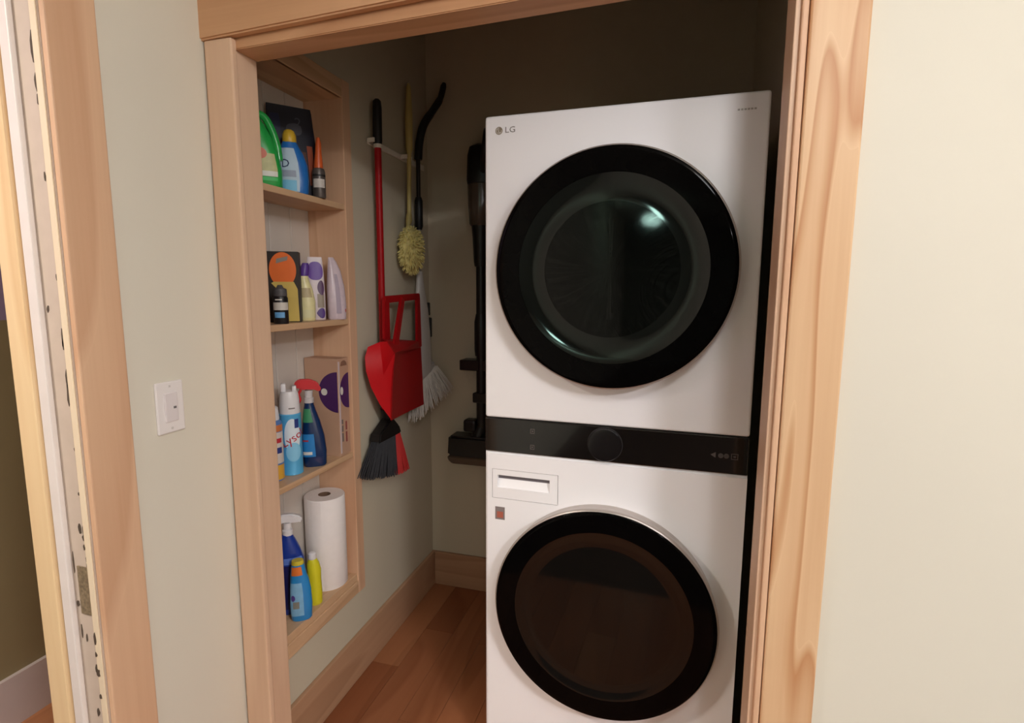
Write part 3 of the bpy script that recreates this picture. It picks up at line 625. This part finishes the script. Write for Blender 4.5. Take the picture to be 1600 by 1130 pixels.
# ------------------------------------------------------------------ things hanging on the closet side wall
rail = thing('tool_rail', 'white wall rail holding the broom and duster handles', 'rail', (XC, 2.035, 1.968))
boxo('bar', mat('rail_grey_white', (244, 238, 226), .5), rail, 0.0, .0085, -.235, .225, -.011, .011, bev=.002)
for y in (-.242, -.198, .010, .052):
    boxo('clip', MATS['rail_grey_white'], rail, .0075, .036, y-.003, y+.003, -.008, .008, bev=.001)
blackr = mat('black_rubber', (20, 17, 16), .5)
redm = mat('red_plastic', (168, 16, 22), .45, spec=.25)
br = thing('push_broom', 'red-handled broom with black grip and dark bristles hanging nearest the shelves', 'broom', (-1.030, 1.815, 0))
bm = BM(); tube(bm, [(0, 0, 1.955), (0, 0, 1.42), (0, .0, .985)], .0125, 14); obj('handle', bm, redm, br, True)
bm = BM(); tube(bm, [(0, 0, 1.957), (0, 0, 1.97), (0, .002, 2.08), (0, .002, 2.105), (0, .002, 2.112)], [.0150, .0165, .0165, .0145, .008], 14); obj('grip', bm, blackr, br, True)
bm = BM(); tube(bm, [(0, 0, 1.944), (0, 0, 1.957)], .0155, 14); obj('collar', bm, MATS['rail_grey_white'], br, True)
bm = BM(); tube(bm, [(0, 0, .99), (0, .02, .95), (0, .045, .90)], [.017, .020, .024], 14); obj('socket', bm, blackr, br, True)
bm = BM(); prism(bm, [(-.022, -.075, .905), (-.022, .02, .952), (-.022, .075, .905), (-.022, .090, .872), (-.022, -.085, .872)], (.046, 0, 0), bev=.006); obj('head_block', bm, blackr, br, True)
bris = mat('bristle_charcoal', (44, 44, 48), .8, noise=.3, nscale=80)
def bristles(bm, top0, top1, bot0, bot1, nx, ny, r, dx, jit=.006):
    top0, top1, bot0, bot1 = map(Vector, (top0, top1, bot0, bot1))
    for i in range(nx):
        t_ = i/(nx-1)
        for j in range(ny):
            s = (j/(ny-1)-.5)*dx if ny > 1 else 0
            a = top0.lerp(top1, t_)+Vector((s, 0, 0)); b = bot0.lerp(bot1, t_)+Vector((s*1.7+random.uniform(-jit, jit)*.5, random.uniform(-jit, jit), random.uniform(-jit, jit)))
            c = a.lerp(b, .5)+Vector((random.uniform(-1, 1)*jit*.3, random.uniform(-1, 1)*jit*.3, 0))
            tube(bm, [a, c, b], [r, r*1.05, r*.6], 4)
bm = BM(); bristles(bm, (0, -.080, .875), (0, .050, .875), (0, -.165, .765), (0, .035, .712), 46, 5, .0030, .026)
o = obj('bristles', bm, bris, br); o['kind'] = 'stuff'
bm = BM(); bristles(bm, (0, .056, .875), (0, .088, .872), (0, .055, .708), (0, .150, .700), 16, 5, .0032, .026, .003)
o = obj('red_bristles', bm, mat('bristle_red', (190, 42, 40), .6, noise=.1), br); o['kind'] = 'stuff'; o['label'] = 'red bristles at the broom end'

# red dustpan clipped on the broom handle
dp = thing('dustpan', 'red plastic dustpan hanging by its open frame handle over the broom', 'dustpan', (-1.0, 1.80, .95))
def off(p): return Vector(p)-Vector((-1.0, 1.80, .95))
side = [(-1.005, 1.748, 1.250), (-.975, 1.752, 1.252), (-.93, 1.722, 1.216), (-.955, 1.742, 1.09), (-.975, 1.768, .955), (-1.004, 1.735, 1.02), (-1.022, 1.706, 1.09), (-1.030, 1.690, 1.15), (-1.032, 1.689, 1.20), (-1.028, 1.704, 1.235)]
red_lit = mat('dustpan_red_lit', (204, 14, 26), .4, noise=.05, spec=.35)  # brighter red paints the light falling on the side wall
bm = BM()
c = bm.verts.new(off((-.982, 1.728, 1.13))); c2 = bm.verts.new(off((-.995, 1.732, 1.13)))
a = [bm.verts.new(off(p)) for p in side]; b = [bm.verts.new(off(p)+Vector((-.003, .008, 0))) for p in side]
n = len(a)
for i in range(n):
    j = (i+1) % n; bm.faces.new((c, a[i], a[j])); bm.faces.new((c2, b[j], b[i])); bm.faces.new((a[i], b[i], b[j], a[j]))
obj('side_wall', bm, red_lit, dp, True)
bm = BM()
G = []
fr, ba = [(-.93, 1.722, 1.216), (-.953, 1.740, 1.09), (-.974, 1.766, .956)], [(-1.0, 2.078, 1.195), (-1.0, 2.088, 1.07), (-1.0, 2.095, .948)]
for i in range(3):
    row = []
    for k in range(7):
        s = k/6; p = Vector(fr[i]).lerp(Vector(ba[i]), s); p.x += -.018*math.sin(PI*s); p.z += .008*math.sin(PI*s)*(1 if i == 0 else -1)
        row.append(p)
    G.append(row)
A = [[bm.verts.new(off(p)) for p in r] for r in G]; B = [[bm.verts.new(off(p)+Vector((-.006, .0, 0))) for p in r] for r in G]
for i in range(2):
    for k in range(6):
        bm.faces.new((A[i][k], A[i][k+1], A[i+1][k+1], A[i+1][k])); bm.faces.new((B[i][k+1], B[i][k], B[i+1][k], B[i+1][k+1]))
for r in (0, 2):
    for k in range(6): bm.faces.new((A[r][k], B[r][k], B[r][k+1], A[r][k+1]))
for k in (0, 6):
    for i in range(2): bm.faces.new((A[i][k], A[i+1][k], B[i+1][k], B[i][k]))
obj('back_wall', bm, redm, dp, True)
bm = BM()
prism(bm, [off(p) for p in ((-.93, 1.722, 1.216), (-.975, 1.752, 1.252), (-1.005, 1.76, 1.262), (-1.0, 2.076, 1.225), (-1.0, 2.078, 1.196))], (-.006, .002, 0)); obj('top_ledge', bm, redm, dp)
bm = BM()
def bar(bm, a, b, w0, w1, th=.012):
    a, b = off(a), off(b); d = (b-a).normalized(); s = Vector((1, 0, 0)).cross(d).normalized()
    prism(bm, [a-s*w0/2, a+s*w0/2, b+s*w1/2, b-s*w1/2], (th, 0, 0), bev=.003)
bar(bm, (-1.012, 1.800, 1.41), (-1.012, 1.797, 1.245), .040, .046)
bar(bm, (-1.010, 1.782, 1.402), (-1.006, 2.066, 1.412), .026, .026)
bar(bm, (-1.006, 2.053, 1.415), (-1.006, 2.055, 1.20), .028, .042)
bar(bm, (-1.004, 1.915, 1.405), (-.975, 1.790, 1.215), .030, .038)
obj('handle_frame', bm, redm, dp, True)

# cream duster
du = thing('pole_duster', 'pale yellow pole duster with a fluffy cream head', 'duster', (-1.033, 2.068, 0))
ym = mat('pale_yellow_plastic', (198, 178, 108), .45, noise=.08)
bm = BM(); tube(bm, [(0, .006, 2.255), (0, .006, 2.24), (0, .004, 2.12), (0, .002, 2.0), (0, 0, 1.985), (0, -.01, 1.72)], [.004, .009, .0155, .014, .009, .0085], 14); obj('handle', bm, ym, du, True)
bm = BM(); tube(bm, [(0, -.01, 1.745), (0, -.012, 1.72), (0, -.02, 1.70), (0, -.028, 1.665)], [.011, .013, .009, .007], 12); obj('ferrule', bm, ym, du, True)
bm = BM(); cc = Vector((.022, -.040, 1.60))
bmesh.ops.create_icosphere(bm, subdivisions=4, radius=1)
for v in bm.verts:
    q = v.co.copy(); f = 1+.09*math.sin(q.x*17+q.z*9)*math.sin(q.y*15-q.z*13)+.05*math.sin(q.z*31+q.y*23)
    v.co = Vector((q.x*.034*f, math.copysign(abs(q.y)**.75, q.y)*.062*f, math.copysign(abs(q.z)**.8, q.z)*.086*f))+cc
obj('fluffy_head', bm, mat('cream_fleece', (226, 212, 140), .95, noise=.25, nscale=70), du, True)
bm = BM()
for k in range(420):
    a_, zf = random.uniform(0, 2*PI), random.uniform(-1, 1); rr_ = math.sqrt(max(0, 1-abs(zf)**2.6))
    p = cc+Vector((.033*rr_*math.cos(a_), .060*rr_*math.sin(a_), .084*zf)); dd = Vector((math.cos(a_)*rr_, math.sin(a_)*rr_, zf*.7-.2)).normalized()
    tube(bm, [p, p+dd*.010, p+dd*.017+Vector((0, 0, -.004))], [.0028, .0024, .001], 4)
o = obj('fibres', bm, MATS['cream_fleece'], du); o['kind'] = 'stuff'

# white angled broom with curved black upper handle
wb = thing('angle_broom', 'white broom with a bent black upper handle hanging nearest the closet corner', 'broom', (-1.040, 2.165, -.052))
wb.scale = (1.036,)*3
wm = mat('dull_white_plastic', (214, 210, 206), .4)
def rel(p): return Vector(p)-Vector((-1.004, 2.09, 0))
bm = BM(); tube(bm, spline([rel(p) for p in ((-1.004, 2.092, 1.965), (-1.0, 2.096, 2.03), (-.985, 2.105, 2.10), (-.962, 2.15, 2.17), (-.945, 2.185, 2.225), (-.935, 2.205, 2.29))], 5), [.016]*8+[.0165]*6+[.015]*6+[.0125]*5+[.0085], 14)
obj('bent_grip', bm, blackr, wb, True)
bm = BM(); tube(bm, [rel((-1.004, 2.090, 1.975)), rel((-1.004, 2.088, 1.80))], .0085, 12); obj('rod', bm, mat('rod_dark_grey', (52, 46, 42), .4, .5), wb, True)
bm = BM(); tube(bm, [rel((-1.004, 2.088, y_)) for y_ in (1.815, 1.80, 1.70, 1.685)], [.012, .0165, .0165, .012], 14); obj('lower_grip', bm, blackr, wb, True)
bm = BM(); tube(bm, [rel((-1.004, 2.088, 1.69)), rel((-1.004, 2.084, 1.50))], .0095, 12); obj('lower_rod', bm, mat('rod_pale', (170, 158, 140), .4), wb, True)
lf = Loft([(1.07, .016, .062, .002, .026, 3), (1.16, .018, .056, .002, .020, 3), (1.26, .019, .054, .001, .014, 2.8), (1.36, .018, .048, 0, .008, 2.4), (1.42, .016, .034, 0, .0, 2.2), (1.47, .014, .022, 0, -.004, 2), (1.515, .012, .014, 0, -.006, 2)])
bm = BM(); lf.build(bm, 32); obj('body', bm, wm, wb, True)
bm = BM(); box(bm, -.012, .014, .054, .066, 1.33, 1.385, bev=.003); box(bm, -.012, .016, .064, .078, 1.235, 1.32, bev=.004); obj('side_lever', bm, blackr, wb, True)
bm = BM(); prism(bm, [(-.014, -.055, 1.075), (-.014, .100, 1.125), (-.014, .110, 1.095), (-.014, -.060, 1.030)], (.030, 0, 0), bev=.004); obj('head', bm, wm, wb, True)
bm = BM(); bristles(bm, (0, -.056, 1.045), (.012, .104, 1.105), (.015, -.120, .905), (.085, .095, 1.010), 64, 4, .0021, .024, .014)
o = obj('bristles', bm, mat('bristle_white', (226, 220, 212), .6, noise=.05), wb); o['kind'] = 'stuff'

# stick vacuum in its wall dock, mostly behind the laundry tower
va = thing('stick_vacuum', 'black stick vacuum docked on the back wall, half hidden behind the laundry tower', 'vacuum', (-.79, 2.25, 0))
bk = mat('vacuum_black', (18, 15, 14), .35); bz = mat('vacuum_bronze', (92, 76, 62), .35, .3); smoke = mat('vacuum_bin', (86, 74, 64), .2, noise=.1)
lf, _ = part_loft('motor_body', [(1.885, .056, .052, 0, 0, 2.6), (1.90, .059, .055, 0, 0, 2.6), (2.00, .056, .052, 0, 0, 2.6), (2.035, .048, .046, 0, 0, 2.4), (2.045, .034, .034, 0, 0, 2)], bk, va)
part_loft('dust_bin', [(1.712, .044, .044), (1.72, .050, .050), (1.80, .056, .052), (1.883, .058, .053)], smoke, va)
bm = BM(); tube(bm, spline([(.03, -.02, 2.035), (.045, -.06, 2.08), (.06, -.11, 2.06), (.055, -.12, 1.98), (.03, -.06, 1.93)], 4), .012, 10); obj('handle', bm, bk, va, True)
part_loft('neck', [(1.54, .028, .030), (1.56, .032, .032), (1.66, .037, .036), (1.715, .042, .042)], bk, va)
bm = BM(); tube(bm, [(0, 0, 1.545), (0, 0, .80)], .0225, 16); obj('wand', bm, bk, va, True)
part_loft('wand_joint', [(1.15, .028, .028), (1.18, .031, .03), (1.30, .031, .03), (1.335, .024, .024)], bk, va)
boxo('dock_arm', bk, va, -.098, .05, -.02, .058, 1.083, 1.130, bev=.005)
boxo('wand_clip', bk, va, -.034, .034, -.028, .03, .94, .985, bev=.006)
boxo('head_knuckle', bk, va, -.080, -.02, -.030, .03, .803, .860, bev=.012)
bm = BM(); tube(bm, [(0, 0, .83), (-.01, -.0, .80), (-.02, 0, .765)], [.024, .03, .034], 14); obj('swivel_neck', bm, bk, va, True)
bm = BM(); prism(bm, [(-.152, -.045, .69), (-.146, -.045, .785), (.12, -.045, .785), (.125, -.045, .69)], (0, .095, 0), bev=.010); obj('floor_head', bm, bk, va, True)
bm = BM(); prism(bm, [(-.150, -.042, .672), (-.152, -.042, .6895), (.125, -.042, .6895), (.122, -.042, .655), (-.13, -.042, .655)], (0, .088, 0), bev=.004); obj('brush_bar', bm, bz, va, True)

# ------------------------------------------------------------------ lamps of the room (one is mirrored in the dryer door), plus added fill fixtures
def ceiling_lamp_or_fill(name, label, x, y, r, strength, col):  # builds the real lamp and the added fixtures of the fills
    t = thing(name, label, 'ceiling light', (x, y, 2.5))
    bm = BM(); tube(bm, [(0, 0, 0), (0, 0, -.03)], r*1.03, 40); obj('base', bm, mat('lamp_base_white', (235, 235, 232), .5), t, True)
    bm = BM(); R = [[(r*s*math.cos(2*PI*k/40), r*s*math.sin(2*PI*k/40), zz) for k in range(40)] for s, zz in ((1, -.031), (1, -.05), (.9, -.06), (.6, -.068), (.01, -.07))]
    rings(bm, R); obj('diffuser', bm, mat(name+'_glow', (255, 240, 215), .5, emit=(col, strength)), t, True)
ceiling_lamp_or_fill('ceiling_light_or_fill', 'round flush ceiling light above the viewer, nearest the closet', .42, .0, .15, 4, (255, 240, 220))
ceiling_lamp_or_fill('ceiling_light_or_fill', 'added round fixture for the fill light at the right behind the viewer', 1.7, -.9, .22, 4, (255, 240, 220))  # added body for the room fill
ceiling_lamp_or_fill('ceiling_light_or_fill', 'added round fixture for the fill light at the far end behind the viewer', 1.5, -4.2, .2, 4, (255, 240, 220))  # added body for the far fill
ceiling_lamp_or_fill('ceiling_light_or_fill', 'added small round fixture for the side room fill light', -1.62, -.35, .15, 4, (255, 240, 220))  # added body for the side room fill
g = thing('globe_lamp', 'round white globe lamp hanging far behind the viewer', 'lamp', (-.50, -3.96, 2.5))
bm = BM(); tube(bm, [(0, 0, 0), (0, 0, -.02)], .05, 24); tube(bm, [(0, 0, -.02), (0, 0, -.18)], .006, 10); obj('stem', bm, MATS['lamp_base_white'], g)
bm = BM(); bmesh.ops.create_uvsphere(bm, u_segments=32, v_segments=16, radius=.088)
for v in bm.verts: v.co = Vector((v.co.x*1.25, v.co.y*1.25, v.co.z*.8-.24))
obj('globe', bm, mat('globe_glow', (240, 255, 250), .4, emit=((205, 255, 240), 30)), g, True)
